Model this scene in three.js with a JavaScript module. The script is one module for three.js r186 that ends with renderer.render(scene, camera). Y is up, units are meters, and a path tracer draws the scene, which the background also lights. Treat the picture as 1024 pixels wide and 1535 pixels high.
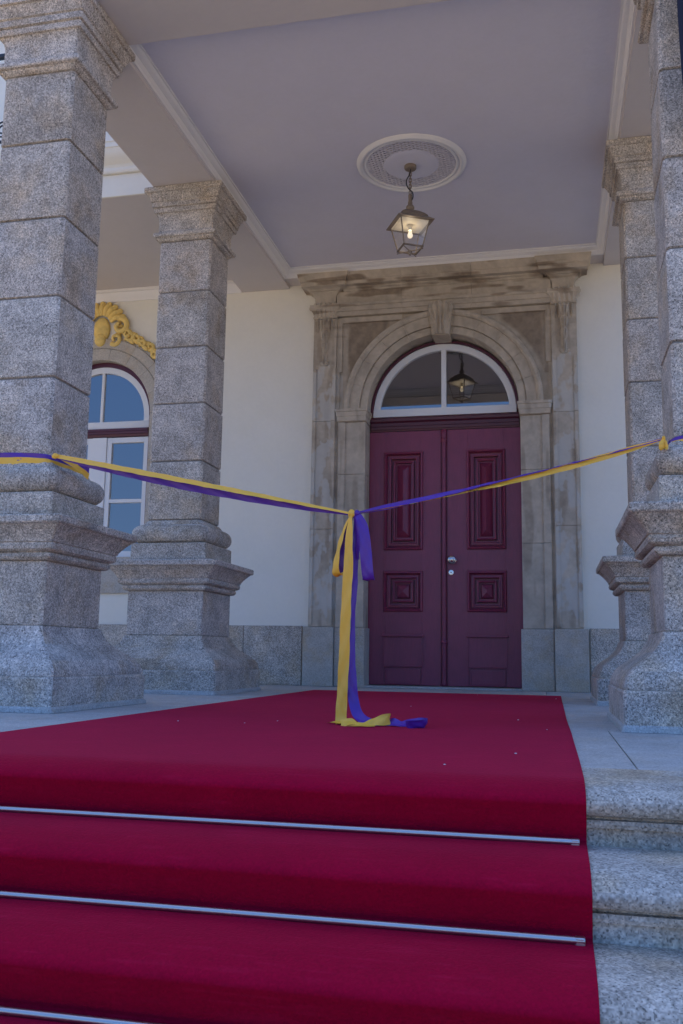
import * as THREE from 'three';
import { RoundedBoxGeometry } from 'three/addons/geometries/RoundedBoxGeometry.js';
import { mergeGeometries, toCreasedNormals } from 'three/addons/utils/BufferGeometryUtils.js';

// ---------------------------------------------------------------- camera, sky, sun, exposure
const scene = new THREE.Scene();
const camera = new THREE.PerspectiveCamera(58.07, 683 / 1024, 0.05, 600);
camera.position.set(1.0719, 0.3209, 9.2946);
camera.rotation.order = 'YXZ';
camera.rotation.set(THREE.MathUtils.degToRad(8.7965), THREE.MathUtils.degToRad(12.8193), THREE.MathUtils.degToRad(0.9038));
camera.updateMatrixWorld();

const sunDir = new THREE.Vector3(-0.35, 0, -1).normalize().multiplyScalar(Math.cos(0.87)).setY(Math.sin(0.87)).normalize();
{
  const W = 512, H = 256, d = new Float32Array(W * H * 4);
  for (let j = 0; j < H; j++) for (let i = 0; i < W; i++) {
    const el = ((j + 0.5) / H - 0.5) * Math.PI, az = ((i + 0.5) / W - 0.5) * 2 * Math.PI;
    const y = Math.sin(el), v = new THREE.Vector3(Math.cos(el) * Math.cos(az), y, Math.cos(el) * Math.sin(az));
    const h = Math.exp(-Math.max(y, 0) * 3.4), c = Math.max(0, v.dot(sunDir));
    const glow = 0.55 * Math.pow(c, 3) + 1.0 * Math.pow(c, 40);
    const k = (j * W + i) * 4;
    d[k] = 0.07 + 0.13 * h + glow; d[k + 1] = 0.175 + 0.18 * h + glow * 0.97; d[k + 2] = 0.49 + 0.14 * h + glow * 0.9; d[k + 3] = 1;
    if (y < 0) { d[k] = 0.16; d[k + 1] = 0.155; d[k + 2] = 0.15; }
  }
  const t = new THREE.DataTexture(d, W, H, THREE.RGBAFormat, THREE.FloatType);
  t.mapping = THREE.EquirectangularReflectionMapping; t.magFilter = t.minFilter = THREE.LinearFilter; t.needsUpdate = true;
  scene.background = t; scene.environment = t;
}
const sun = new THREE.DirectionalLight(new THREE.Color(1, 0.93, 0.83), 3);
sun.position.copy(sunDir).multiplyScalar(60); sun.castShadow = true; sun.shadow.mapSize.set(2048, 2048);
Object.assign(sun.shadow.camera, { left: -40, right: 40, top: 40, bottom: -40, near: 1, far: 160 });
scene.add(sun, sun.target);

const renderer = new THREE.WebGLRenderer({ antialias: true });
renderer.setSize(683, 1024);
renderer.toneMapping = THREE.LinearToneMapping;
renderer.toneMappingExposure = 2.15;
renderer.shadowMap.enabled = true;

// ---------------------------------------------------------------- helpers
function mulberry(a) { return () => { a |= 0; a = a + 0x6D2B79F5 | 0; let t = Math.imul(a ^ a >>> 15, 1 | a); t = t + Math.imul(t ^ t >>> 7, 61 | t) ^ t; return ((t ^ t >>> 14) >>> 0) / 4294967296; }; }
const rnd = mulberry(7);
function lattice(n, seed) { const r = mulberry(seed), a = new Float32Array(n * n); for (let i = 0; i < n * n; i++) a[i] = r(); return { n, a }; }
function vnoise(L, x, y) {          // tileable value noise, x and y in 0..1
  const n = L.n; x = (x - Math.floor(x)) * n; y = (y - Math.floor(y)) * n;
  const i = Math.floor(x), j = Math.floor(y); let u = x - i, v = y - j; u = u * u * (3 - 2 * u); v = v * v * (3 - 2 * v);
  const i0 = i % n, i1 = (i + 1) % n, j0 = (j % n) * n, j1 = ((j + 1) % n) * n, a = L.a;
  return (a[j0 + i0] * (1 - u) + a[j0 + i1] * u) * (1 - v) + (a[j1 + i0] * (1 - u) + a[j1 + i1] * u) * v;
}
function dataTex(w, h, fn, color) {
  const d = new Uint8Array(w * h * 4), o = [0, 0, 0];
  for (let j = 0; j < h; j++) for (let i = 0; i < w; i++) {
    fn(i / w, j / h, o); const k = (j * w + i) * 4;
    d[k] = Math.max(0, Math.min(255, o[0] * 255)); d[k + 1] = Math.max(0, Math.min(255, o[1] * 255)); d[k + 2] = Math.max(0, Math.min(255, o[2] * 255)); d[k + 3] = 255;
  }
  const t = new THREE.DataTexture(d, w, h, THREE.RGBAFormat);
  t.wrapS = t.wrapT = THREE.RepeatWrapping; t.magFilter = THREE.LinearFilter; t.minFilter = THREE.LinearMipmapLinearFilter; t.generateMipmaps = true;
  if (color) t.colorSpace = THREE.SRGBColorSpace;
  t.needsUpdate = true; return t;
}
const mix = (a, b, t) => a + (b - a) * t, cl = (x, a = 0, b = 1) => Math.max(a, Math.min(b, x)), ss = (a, b, x) => { const t = cl((x - a) / (b - a)); return t * t * (3 - 2 * t); };
function boxUV(g, tile, ox = 0, oy = 0) {        // uv in metres / tile, from the main axis of each face
  if (g.index) g = g.toNonIndexed();
  const p = g.attributes.position, n = p.count, uv = new Float32Array(n * 2), a = new THREE.Vector3(), b = new THREE.Vector3(), c = new THREE.Vector3();
  for (let i = 0; i < n; i += 3) {
    a.fromBufferAttribute(p, i); b.fromBufferAttribute(p, i + 1); c.fromBufferAttribute(p, i + 2);
    const e = b.clone().sub(a).cross(c.clone().sub(a)), x = Math.abs(e.x), y = Math.abs(e.y), z = Math.abs(e.z);
    for (let k = 0; k < 3; k++) {
      const q = [a, b, c][k]; let u, v;
      if (y >= x && y >= z) { u = q.x; v = q.z; } else if (x > z) { u = q.z + 0.37; v = q.y; } else { u = q.x; v = q.y; }
      uv[(i + k) * 2] = u / tile + ox; uv[(i + k) * 2 + 1] = v / tile + oy;
    }
  }
  g.setAttribute('uv', new THREE.BufferAttribute(uv, 2)); return g;
}
function geo(pos, idx, crease = 0.6) {
  const g = new THREE.BufferGeometry(); g.setAttribute('position', new THREE.Float32BufferAttribute(pos, 3)); g.setIndex(idx);
  return crease === null ? (g.computeVertexNormals(), g) : toCreasedNormals(g, crease);
}
function rectLoft(profile, hx, hz, ch = 0.006, capB = true, capT = true) {   // rings of chamfered rectangles, profile = [offset, y]
  const pos = [], idx = [];
  for (const [o, y] of profile) {
    const X = hx + o, Z = hz + o, c = ch;
    for (const [x, z] of [[X - c, Z], [X, Z - c], [X, -Z + c], [X - c, -Z], [-X + c, -Z], [-X, -Z + c], [-X, Z - c], [-X + c, Z]]) pos.push(x, y, z);
  }
  const n = profile.length;
  for (let r = 0; r < n - 1; r++) for (let k = 0; k < 8; k++) { const a = r * 8 + k, b = r * 8 + (k + 1) % 8; idx.push(a, b, a + 8, b, b + 8, a + 8); }
  for (let k = 1; k < 7; k++) { if (capB) idx.push(0, k + 1, k); const t = (n - 1) * 8; if (capT) idx.push(t, t + k, t + k + 1); }
  return geo(pos, idx, 0.5);
}
function box(x0, x1, y0, y1, z0, z1, r = 0.004) {
  const w = x1 - x0, h = y1 - y0, d = z1 - z0;
  const g = r > 0 ? new RoundedBoxGeometry(w, h, d, 1, Math.min(r, w / 2.01, h / 2.01, d / 2.01)) : new THREE.BoxGeometry(w, h, d);
  g.translate((x0 + x1) / 2, (y0 + y1) / 2, (z0 + z1) / 2); return g;
}
function profX(pts, x0, x1, crease = 0.5) {       // a profile of [z, y] points, closed, run along x
  const pos = [], idx = [], n = pts.length;
  for (const x of [x0, x1]) for (const [z, y] of pts) pos.push(x, y, z);
  for (let i = 0; i < n; i++) { const j = (i + 1) % n; idx.push(i, i + n, j, j, i + n, j + n); }
  const tri = THREE.ShapeUtils.triangulateShape(pts.map(p => new THREE.Vector2(p[0], p[1])), []);
  for (const [a, b, c] of tri) { idx.push(a, b, c, a + n, c + n, b + n); }
  return geo(pos, idx, crease);
}
function sweepArc(pts, cx, cy, a0, a1, seg, crease = 0.5) {   // a closed profile of [r, z] swept about (cx, cy) in the xy plane
  const pos = [], idx = [], n = pts.length;
  for (let s = 0; s <= seg; s++) { const a = a0 + (a1 - a0) * s / seg; for (const [r, z] of pts) pos.push(cx + r * Math.cos(a), cy + r * Math.sin(a), z); }
  for (let s = 0; s < seg; s++) for (let i = 0; i < n; i++) { const j = (i + 1) % n, o = s * n; idx.push(o + i, o + j, o + n + i, o + j, o + n + j, o + n + i); }
  const tri = THREE.ShapeUtils.triangulateShape(pts.map(p => new THREE.Vector2(p[0], p[1])), []);
  for (const [a, b, c] of tri) { idx.push(a, c, b, a + seg * n, b + seg * n, c + seg * n); }
  return geo(pos, idx, crease);
}
function relief(w, h, nx, ny, fn) {               // carved height field; cells with no height are left out
  const pos = [], idx = [], z = [];
  for (let j = 0; j <= ny; j++) for (let i = 0; i <= nx; i++) { const u = i / nx * 2 - 1, v = j / ny, q = fn(u, v); z.push(q); pos.push(u * w / 2, v * h, Math.max(q, -0.004)); }
  for (let j = 0; j < ny; j++) for (let i = 0; i < nx; i++) {
    const a = j * (nx + 1) + i, b = a + 1, c = a + nx + 1, d = c + 1;
    if (Math.max(z[a], z[b], z[c], z[d]) <= 0) continue; idx.push(a, b, c, b, d, c);
  }
  return geo(pos, idx, null);
}
function rectPanel(cx, cy, w, h, prof, z0) {      // nested rectangles, prof = [inset, z]; inset w/2 closes to a ridge
  const pos = [], idx = [];
  for (const [i, z] of prof) { const a = Math.max(w / 2 - i, 0), b = Math.max(h / 2 - i, 0); pos.push(cx - a, cy - b, z0 + z, cx + a, cy - b, z0 + z, cx + a, cy + b, z0 + z, cx - a, cy + b, z0 + z); }
  for (let r = 0; r < prof.length - 1; r++) for (let k = 0; k < 4; k++) { const a = r * 4 + k, b = r * 4 + (k + 1) % 4; idx.push(a, b, a + 4, b, b + 4, a + 4); }
  const t = (prof.length - 1) * 4; idx.push(t, t + 1, t + 2, t, t + 2, t + 3);
  return geo(pos, idx, 0.3);
}
function lathe(pts, seg = 24) { return new THREE.LatheGeometry(pts.map(p => new THREE.Vector2(p[0], p[1])), seg); }
const used = {};
function numbered(n) { used[n] = (used[n] ?? -1) + 1; return used[n] ? n + '_' + String(used[n]).padStart(3, '0') : n; }
function mesh(name, g, m, parent) { const o = new THREE.Mesh(g, m); o.name = name; o.castShadow = o.receiveShadow = true; if (parent) parent.add(o); return o; }
function thing(name, label, category, pos = [0, 0, 0], group) { const g = new THREE.Group(); g.name = numbered(name); g.position.set(...pos); g.userData = { label, category, kind: 'thing' }; if (group) g.userData.group = group; scene.add(g); return g; }
function struct(name, pos = [0, 0, 0]) { const g = new THREE.Group(); g.name = numbered(name); g.position.set(...pos); g.userData = { kind: 'structure' }; scene.add(g); return g; }
function pix(px, py, z) {                          // the point at depth z behind a pixel of the 1024 x 1535 photograph
  const v = new THREE.Vector3((px - 512) / 1382.77, -(py - 767.5) / 1382.77, -1).applyQuaternion(camera.quaternion);
  return camera.position.clone().addScaledVector(v, (z - camera.position.z) / v.z);
}

// ---------------------------------------------------------------- materials
const L8 = lattice(8, 11), L16 = lattice(16, 12), L32 = lattice(32, 13), L64 = lattice(64, 14), L128 = lattice(128, 15), L256 = lattice(256, 16), L512 = lattice(512, 17), L4 = lattice(4, 18);
const fbm = (u, v) => 0.5 * vnoise(L8, u, v) + 0.25 * vnoise(L16, u + .3, v + .7) + 0.15 * vnoise(L32, u + .1, v + .4) + 0.1 * vnoise(L64, u, v);
const fine = (u, v) => 0.5 * vnoise(L64, u, v) + 0.3 * vnoise(L128, u + .3, v) + 0.2 * vnoise(L256, u, v + .3);
function graniteTex(size, base, warm, contrast) {  // feldspar, quartz and mica grains with rust-brown patches
  return dataTex(size, size, (u, v, o) => {
    const g1 = vnoise(L512, u, v), g2 = vnoise(L512, u + .37, v + .61), g3 = vnoise(L256, u + .2, v + .9), w = fbm(u, v), s = fbm(u + .5, v + .21), pat = vnoise(L32, u + .15, v + .55);
    let k = 1 + contrast * ((g1 - .5) * 0.42 + (g3 - .5) * 0.34 + (w - .5) * 0.34 + (pat - .5) * 0.12);
    const dark = ss(0.74, 0.92, g2); k *= 1 - dark * 0.5 * Math.min(1.2, contrast);
    const rust = ss(0.44, 0.78, s) * warm;
    o[0] = base[0] * k; o[1] = base[1] * k * (1 - rust * 0.09); o[2] = base[2] * k * (1 - rust * 0.22);
  }, true);
}
const granBump = dataTex(1024, 1024, (u, v, o) => { const q = 0.4 * vnoise(L512, u, v) + 0.35 * vnoise(L256, u + .2, v + .9) + 0.25 * vnoise(L64, u, v); o[0] = o[1] = o[2] = q; });
const std = (o) => new THREE.MeshStandardMaterial(o);
const TG = 1.9;                                     // metres per granite tile
const M = {};
M.granite = std({ map: graniteTex(2048, [0.735, 0.70, 0.655], 0.55, 0.95), bumpMap: granBump, bumpScale: 0.0035, roughness: 0.92 });
M.graniteB = std({ map: M.granite.map, bumpMap: granBump, bumpScale: 0.0035, roughness: 0.92, color: new THREE.Color(0.96, 0.93, 0.90) });
M.graniteC = std({ map: M.granite.map, bumpMap: granBump, bumpScale: 0.0035, roughness: 0.92, color: new THREE.Color(1, 0.99, 1) });
M.step = std({ map: graniteTex(1536, [0.70, 0.675, 0.635], 0.6, 0.72), bumpMap: granBump, bumpScale: 0.003, roughness: 0.92 });
M.stepB = M.step.clone(); M.stepB.color.setRGB(0.98, 0.96, 0.94);
M.slab = [[0.70, 0.70, 0.69], [0.67, 0.67, 0.665], [0.72, 0.715, 0.7]].map((b, i) => i ? null : std({ map: graniteTex(1024, b, 0.25, 0.42), bumpMap: granBump, bumpScale: 0.001, roughness: 0.7 }));
M.slab[1] = M.slab[0].clone(); M.slab[1].color.setRGB(0.97, 0.96, 0.95); M.slab[2] = M.slab[0].clone(); M.slab[2].color.setRGB(0.98, 0.95, 0.92);
M.mortar = std({ color: new THREE.Color(0.24, 0.22, 0.20), roughness: 1 });
M.cement = std({ color: new THREE.Color(0.36, 0.36, 0.36), roughness: 1, bumpMap: granBump, bumpScale: 0.002 });
const plasterBump = dataTex(512, 512, (u, v, o) => { o[0] = o[1] = o[2] = 0.6 * fine(u, v) + 0.4 * fbm(u, v); });
function plasterTex(b) { return dataTex(512, 512, (u, v, o) => { const k = 0.98 + 0.025 * fbm(u, v) + 0.012 * fine(u, v); o[0] = b[0] * k; o[1] = b[1] * k; o[2] = b[2] * k * (0.99 + 0.02 * fbm(u + .4, v)); }, true); }
M.wall = std({ map: plasterTex([0.915, 0.895, 0.84]), bumpMap: plasterBump, bumpScale: 0.0008, roughness: 0.95 });
M.ceiling = std({ map: plasterTex([0.865, 0.85, 0.885]), bumpMap: plasterBump, bumpScale: 0.0012, roughness: 0.95 });
M.beam = std({ map: plasterTex([0.82, 0.79, 0.775]), bumpMap: plasterBump, bumpScale: 0.0012, roughness: 0.95 });
M.trim = std({ map: plasterTex([0.92, 0.91, 0.90]), bumpMap: plasterBump, bumpScale: 0.0006, roughness: 0.85 });
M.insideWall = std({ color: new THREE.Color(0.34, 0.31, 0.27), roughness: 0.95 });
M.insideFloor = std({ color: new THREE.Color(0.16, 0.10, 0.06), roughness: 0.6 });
// weathered limestone of the doorway: metres mapped over the whole portal, tan stone with soot-brown streaks, old limewash patches lower down
const PW = 3.4, PH = 4.6;
function portalTex(w, h) {
  return dataTex(w, h, (u, v, o) => {
    const x = (u - .5) * PW, y = v * PH, n1 = fbm(u * 1.3, v * 1.7), n2 = fbm(u * 2.1 + .4, v * 0.55 + .2), n3 = fine(u * .9, v * 1.2);
    const hb = vnoise(L16, u * .45 + .3, v * 5.3), hb2 = vnoise(L32, u * .6, v * 4.1 + .35);
    let c = [0.76, 0.71, 0.635];
    const k = 0.86 + 0.22 * n1 + 0.16 * (n3 - .5); c = c.map(q => q * k);
    const top = ss(3.75, 4.1, y);                    // soot and lichen lie on the entablature as ragged horizontal smears
    let st = ss(0.50, 0.66, 0.55 * hb + 0.45 * hb2 * 0.9 + 0.18 * (n1 - .5)) * (0.25 + 0.75 * top) * (y > 3.7 ? 1 : 0);
    const vs = vnoise(L64, u * 1.1, v * .22), vs2 = vnoise(L32, u * 1.7 + .3, v * .3);
    const run = ss(0.52, 0.75, 0.6 * vs + 0.4 * vs2 + .15 * (n1 - .5)) * 0.62 * (y > 3.9 ? 0.1 : Math.abs(x) < 1.1 && y > 2.9 ? 0.35 : 1);      // rain runs
    st = Math.max(st * 0.75, run * 0.6);
    const sp = (Math.abs(x) < 1.07 && y > 3.2 && y < 3.87) ? ss(0.30, 0.6, n2) * 0.75 * ss(1.04, 1.09, Math.hypot(x, y - 2.9)) : 0;   // patchy browner tone, kept to the sunk spandrel panels
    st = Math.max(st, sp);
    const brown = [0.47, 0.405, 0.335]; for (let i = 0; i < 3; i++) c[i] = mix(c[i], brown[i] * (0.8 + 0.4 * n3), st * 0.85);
    if (Math.abs(x) > 1.1 && y > 0.6 && y < 3.4) {   // limewash left on the pilasters
      const p = ss(0.47, 0.54, fbm(u * 2.7 + .13, v * 2.3 + .55)); const pl = [0.77, 0.76, 0.73]; for (let i = 0; i < 3; i++) c[i] = mix(c[i], pl[i], p * 0.7);
    }
    o[0] = c[0]; o[1] = c[1]; o[2] = c[2];
  }, true);
}
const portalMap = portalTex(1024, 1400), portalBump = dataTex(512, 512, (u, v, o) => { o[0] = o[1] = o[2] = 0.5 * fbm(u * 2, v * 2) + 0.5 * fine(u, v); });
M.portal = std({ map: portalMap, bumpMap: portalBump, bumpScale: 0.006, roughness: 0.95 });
M.portalPlinth = std({ map: graniteTex(512, [0.72, 0.69, 0.645], 0.6, 0.4), bumpMap: granBump, bumpScale: 0.002, roughness: 0.9 });
function portalUV(g) { if (g.index) g = g.toNonIndexed(); const p = g.attributes.position, uv = new Float32Array(p.count * 2); for (let i = 0; i < p.count; i++) { uv[i * 2] = (p.getX(i) + p.getZ(i) * 0.6) / PW + .5; uv[i * 2 + 1] = (p.getY(i) + p.getZ(i) * 0.25) / PH; } g.setAttribute('uv', new THREE.BufferAttribute(uv, 2)); return g; }
const woodMap = dataTex(512, 512, (u, v, o) => { const k = 0.93 + 0.1 * fbm(u, v) + 0.07 * (vnoise(L256, u, v * 0.06) - .5); o[0] = 0.525 * k; o[1] = 0.20 * k; o[2] = 0.305 * k; }, true);
const woodBump = dataTex(512, 512, (u, v, o) => { o[0] = o[1] = o[2] = 0.6 * vnoise(L256, u, v * 0.05) + 0.4 * vnoise(L128, u, v * 0.12); });
M.plum = std({ map: woodMap, bumpMap: woodBump, bumpScale: 0.0012, roughness: 0.36 });
M.maroon = std({ color: new THREE.Color(0.085, 0.011, 0.026), roughness: 0.4 });
M.whitePaint = std({ color: new THREE.Color(0.78, 0.78, 0.77), roughness: 0.45 });
M.glass = new THREE.MeshPhysicalMaterial({ color: 0xffffff, transmission: 1, thickness: 0, roughness: 0, ior: 2.8, specularIntensity: 1 });
M.lampGlass = new THREE.MeshPhysicalMaterial({ color: 0xffffff, transmission: 1, thickness: 0, roughness: 0.02, ior: 1.5 });
M.steel = std({ color: new THREE.Color(0.5, 0.5, 0.5), metalness: 1, roughness: 0.36 });
M.nickel = std({ color: new THREE.Color(0.6, 0.59, 0.58), metalness: 1, roughness: 0.22 });
M.iron = std({ color: new THREE.Color(0.02, 0.024, 0.032), roughness: 0.5 });
M.bronze = std({ color: new THREE.Color(0.24, 0.19, 0.145), metalness: 0.25, roughness: 0.5 });
M.gilt = std({ map: dataTex(256, 256, (u, v, o) => { const k = 0.9 + 0.2 * fbm(u, v); o[0] = 0.92 * k; o[1] = 0.79 * k; o[2] = 0.46 * k; }, true), roughness: 0.7 });
M.bulb = std({ color: 0xffffff, emissive: new THREE.Color(1, 0.78, 0.45), emissiveIntensity: 0.35 });
M.reflector = std({ color: new THREE.Color(0.75, 0.68, 0.55), roughness: 0.5 });
const feltBump = dataTex(512, 512, (u, v, o) => { o[0] = o[1] = o[2] = 0.5 * vnoise(L256, u, v) + 0.5 * vnoise(L512, u, v); });
const feltMap = dataTex(1024, 1024, (u, v, o) => {
  const f = 0.5 * vnoise(L256, u, v) + 0.5 * vnoise(L512, u + .3, v), s = vnoise(L64, u * 1, v * 1 + .2) * .5 + .5 * vnoise(L128, u * .25, v), w = fbm(u, v);
  const k = 0.92 + 0.16 * (f - .5) + 0.10 * (w - .5), sc = ss(0.6, 0.9, vnoise(L128, u * .12, v) * .6 + .4 * w) * 0.03;
  o[0] = 0.66 * k + sc; o[1] = 0.02 * k + sc; o[2] = 0.195 * k + sc;
}, true);
M.carpet = new THREE.MeshPhysicalMaterial({ map: feltMap, bumpMap: feltBump, bumpScale: 0.0012, roughness: 1, specularIntensity: 0.2, sheen: 0.8, sheenColor: new THREE.Color(1, 0.07, 0.17), sheenRoughness: 0.5 });
const weaveBump = dataTex(256, 256, (u, v, o) => { o[0] = o[1] = o[2] = 0.5 + 0.25 * Math.sin(u * 256 * 0.8) + 0.25 * vnoise(L256, u, v); });
M.yellow = new THREE.MeshPhysicalMaterial({ color: new THREE.Color(0.95, 0.51, 0.05), roughness: 0.42, sheen: 0.15, sheenColor: new THREE.Color(1, 0.8, 0.4), sheenRoughness: 0.4, bumpMap: weaveBump, bumpScale: 0.0002 });
M.purple = new THREE.MeshPhysicalMaterial({ color: new THREE.Color(0.10, 0.022, 0.31), roughness: 0.36, sheen: 0.3, sheenColor: new THREE.Color(0.4, 0.3, 0.9), sheenRoughness: 0.4, bumpMap: weaveBump, bumpScale: 0.0002 });
M.navy = std({ color: new THREE.Color(0.009, 0.01, 0.028), roughness: 0.8 });
M.paving = std({ map: graniteTex(512, [0.75, 0.675, 0.56], 0.6, 0.4), roughness: 0.95 });
const gr = (g, t = TG) => boxUV(g, t, rnd(), rnd());

// ---------------------------------------------------------------- ground, floor and steps
const GY = -1.2;
{
  const g = new THREE.PlaneGeometry(600, 600); g.rotateX(-Math.PI / 2); g.translate(0, GY, 0);
  const m = mesh('ground', boxUV(g, 3), M.paving, scene); m.userData = { kind: 'structure' };
}
const NOSE = 6.79, TREAD = 0.30, RISE = 0.15, SX = 3.3;
{
  const f = struct('porch_floor');
  mesh('mortar_bed', box(-SX, SX, GY, -0.012, -0.1, 6.36, 0), M.cement, f);
  const rows = [[-SX, -2.5, -1.62, -0.74, 0.14, 1.02, 1.9, 2.6, SX], [-SX, -2.05, -1.2, -0.3, 0.6, 1.5, 2.4, SX], [-SX, -2.5, -1.7, -0.8, 0.1, 1.0, 1.85, 2.6, SX], [-SX, -2.2, -1.315, -0.44, 0.44, 1.315, 2.2, SX]], zs = [-0.1, 1.5, 3.18, 4.86, 6.36];
  for (let j = 0; j < zs.length - 1; j++) { const xs = rows[j]; for (let i = 0; i < xs.length - 1; i++)
    mesh('slab', gr(box(xs[i] + .002, xs[i + 1] - .002, -0.012, 0.0015 * (rnd() - .5), zs[j] + .0025, zs[j + 1] - .0025, 0.003), 1.6), M.slab[(i * 2 + j) % 3], f); }
  const s = struct('stone_steps');
  const xj = [-SX, -1.5, 0.2, 1.9, SX], xk = [-SX, -2.2, -0.5, 1.0, 2.6, SX];
  for (let k = 0; k < 8; k++) {
    const y = -RISE * k, nz = NOSE + TREAD * k + .012, back = k ? nz - TREAD - 0.09 : 6.365, P = [[back, y]];
    for (let i = 0; i <= 7; i++) { const a = Math.PI / 2 - i / 7 * Math.PI / 2; P.push([nz - 0.15 + 0.15 * Math.cos(a), y - 0.044 + 0.044 * Math.sin(a)]); }
    for (let i = 1; i <= 5; i++) { const a = -i / 5 * Math.PI / 2; P.push([nz - 0.024 + 0.024 * Math.cos(a), y - 0.044 + 0.03 * Math.sin(a)]); }
    P.push([nz - .046, y - .079], [nz - .046, y - .084], [nz - .03, y - .085], [nz - .026, y - .094], [nz - .03, y - .104], [nz - .044, y - .106], [nz - .044, y - RISE - (k < 7 ? .004 : 0)], [back, y - RISE - (k < 7 ? .004 : 0)]);
    const js = k % 2 ? xk : xj;
    for (let i = 0; i < js.length - 1; i++) mesh('step_stone', gr(profX(P, js[i] + .0015, js[i + 1] - .0015, 0.6)), i % 2 ? M.step : M.stepB, s);
  }
}

// ---------------------------------------------------------------- house wall
const WZ = -0.1, WX = -3.945;
{
  const t = thing('manor_house', 'cream plastered house front with granite skirting behind the porch', 'house');
  const s = new THREE.Shape(); s.moveTo(-9, GY); s.lineTo(7, GY); s.lineTo(7, 13); s.lineTo(-9, 13); s.closePath();
  const arch = (cx, r, y0, yc) => { const h = new THREE.Path(); h.moveTo(cx - r, y0); h.lineTo(cx + r, y0); h.lineTo(cx + r, yc); h.absarc(cx, yc, r, 0, Math.PI, false); h.lineTo(cx - r, y0); return h; };
  s.holes.push(arch(0, 0.86, 0.002, 2.89), arch(WX, 0.70, 1.35, 2.98));
  const g = new THREE.ExtrudeGeometry(s, { depth: 0.4, bevelEnabled: false, curveSegments: 40 }); g.translate(0, 0, WZ - 0.4);
  mesh('wall', boxUV(g, 1.7), M.wall, t);
  mesh('side_wall', boxUV(box(-9, -8.6, GY, 13, -9, WZ - .401, 0), 1.7), M.wall, t);
  mesh('side_wall', boxUV(box(6.6, 7, GY, 13, -9, WZ - .401, 0), 1.7), M.wall, t);
  mesh('back_wall', boxUV(box(-8.6, 6.6, GY, 13, -9, -8.6, 0), 1.7), M.wall, t);
  mesh('roof', boxUV(box(-9.3, 7.3, 13.002, 13.4, -9.3, 0.35, 0.02), 1.7), M.beam, t);
  mesh('floor_inside', box(-8.6, 6.6, -0.3, -0.004, -8.6, WZ - .401, 0), M.insideFloor, t);
  mesh('storey_floor', box(-8.6, 6.6, 4.5, 4.7, -8.6, WZ - .401, 0), M.insideWall, t);
  mesh('partition', box(-8.6, 6.6, 0, 4.49, -6.0, -5.9, 0), M.insideWall, t);
  for (const x of [-2.2, 2.2]) mesh('partition', box(x - .05, x + .05, 0, 4.49, -5.9, WZ - .401, 0), M.insideWall, t);
  // granite skirting, in stones
  const runs = [[-9, -7.3], [-7.3, -5.6], [-5.6, -4.5], [-4.5, -3.3], [-3.3, -2.1], [-2.1, -1.46], [1.44, 1.86], [1.86, 3.2], [3.2, 5], [5, 7]];
  for (const [a, b] of runs) mesh('skirting_stone', gr(box(a + .002, b - .002, 0.001, 0.612, WZ, WZ + 0.035, 0.005)), rnd() < .5 ? M.graniteB : M.granite, t);
  for (const [a, b] of [[-9, -7.2], [-7.2, -5.3], [-5.3, -3.302], [3.302, 5.2], [5.2, 7]]) mesh('skirting_stone', gr(box(a + .002, b - .002, GY, -0.002, WZ, WZ + 0.05, 0.005)), M.granite, t);
  // plaster cornice under the balcony soffit
  mesh('wall_cornice', boxUV(profX([[WZ, 4.33], [WZ + .02, 4.33], [WZ + .025, 4.36], [WZ + .05, 4.40], [WZ + .055, 4.425], [WZ + .09, 4.43], [WZ + .09, 4.4555], [WZ, 4.4555]], -8.9, -2.26), 1.7), M.trim, t);
}

// ---------------------------------------------------------------- balcony beside the porch
{
  const t = thing('balcony', 'cream balcony slab with moulded cornice beside the porch roof', 'balcony', [-5.6, 4.456, 0]);
  const X0 = -3.3, X1 = 3.33, Z = 2.0;
  mesh('slab', boxUV(box(X0, X1, 0, 0.215, WZ, Z, 0.004), 1.7), M.beam, t);
  mesh('fascia', boxUV(box(X0, X1, -0.002, 0.213, Z, Z + .02, 0.003), 1.7), M.wall, t);
  mesh('cornice', boxUV(profX([[0.2, 0.215], [Z + .05, 0.215], [Z + .06, .235], [Z + .06, .26], [Z + .045, .265], [Z + .06, .29], [Z + .12, .33], [Z + .15, .37], [Z + .16, .40], [Z + .17, .405], [Z + .17, .45], [Z + .18, .455], [Z + .18, .54], [0.2, .54]], X0, X1, 0.4), 1.7), M.wall, t);
  const r = thing('balcony_railing', 'dark wrought iron railing with scrolls along the balcony edge', 'railing', [-5.6, 5.0, 2.0]);
  const bar = (n, g) => mesh(n, g, M.iron, r);
  bar('handrail', box(X0, X1, 1.03, 1.075, -.025, .025, .01)); bar('rail', box(X0, X1, .875, .9, -.012, .012, .004)); bar('rail', box(X0, X1, .135, .16, -.012, .012, .004));
  for (let k = 0; k <= 7; k++) { const x = X0 + .1 + k * .92; bar('post', box(x - .018, x + .018, 0, 1.03, -.018, .018, .004)); }
  for (let k = 0; k < 7; k++) for (let q = 0; q < 3; q++) {
    const x = X0 + .1 + k * .92 + .2 + q * .26, pts = [];
    for (let i = 0; i <= 40; i++) { const s = i / 40, a = s * 4.2 * Math.PI, rr = 0.10 * (1 - 0.8 * s); pts.push(new THREE.Vector3(x + rr * Math.cos(a), .27 + rr * Math.sin(a) * .95, 0)); }
    bar('scroll', new THREE.TubeGeometry(new THREE.CatmullRomCurve3(pts), 50, .009, 5)); bar('baluster', box(x + .09, x + .11, .16, .875, -.008, .008, 0));
  }
}

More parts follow.
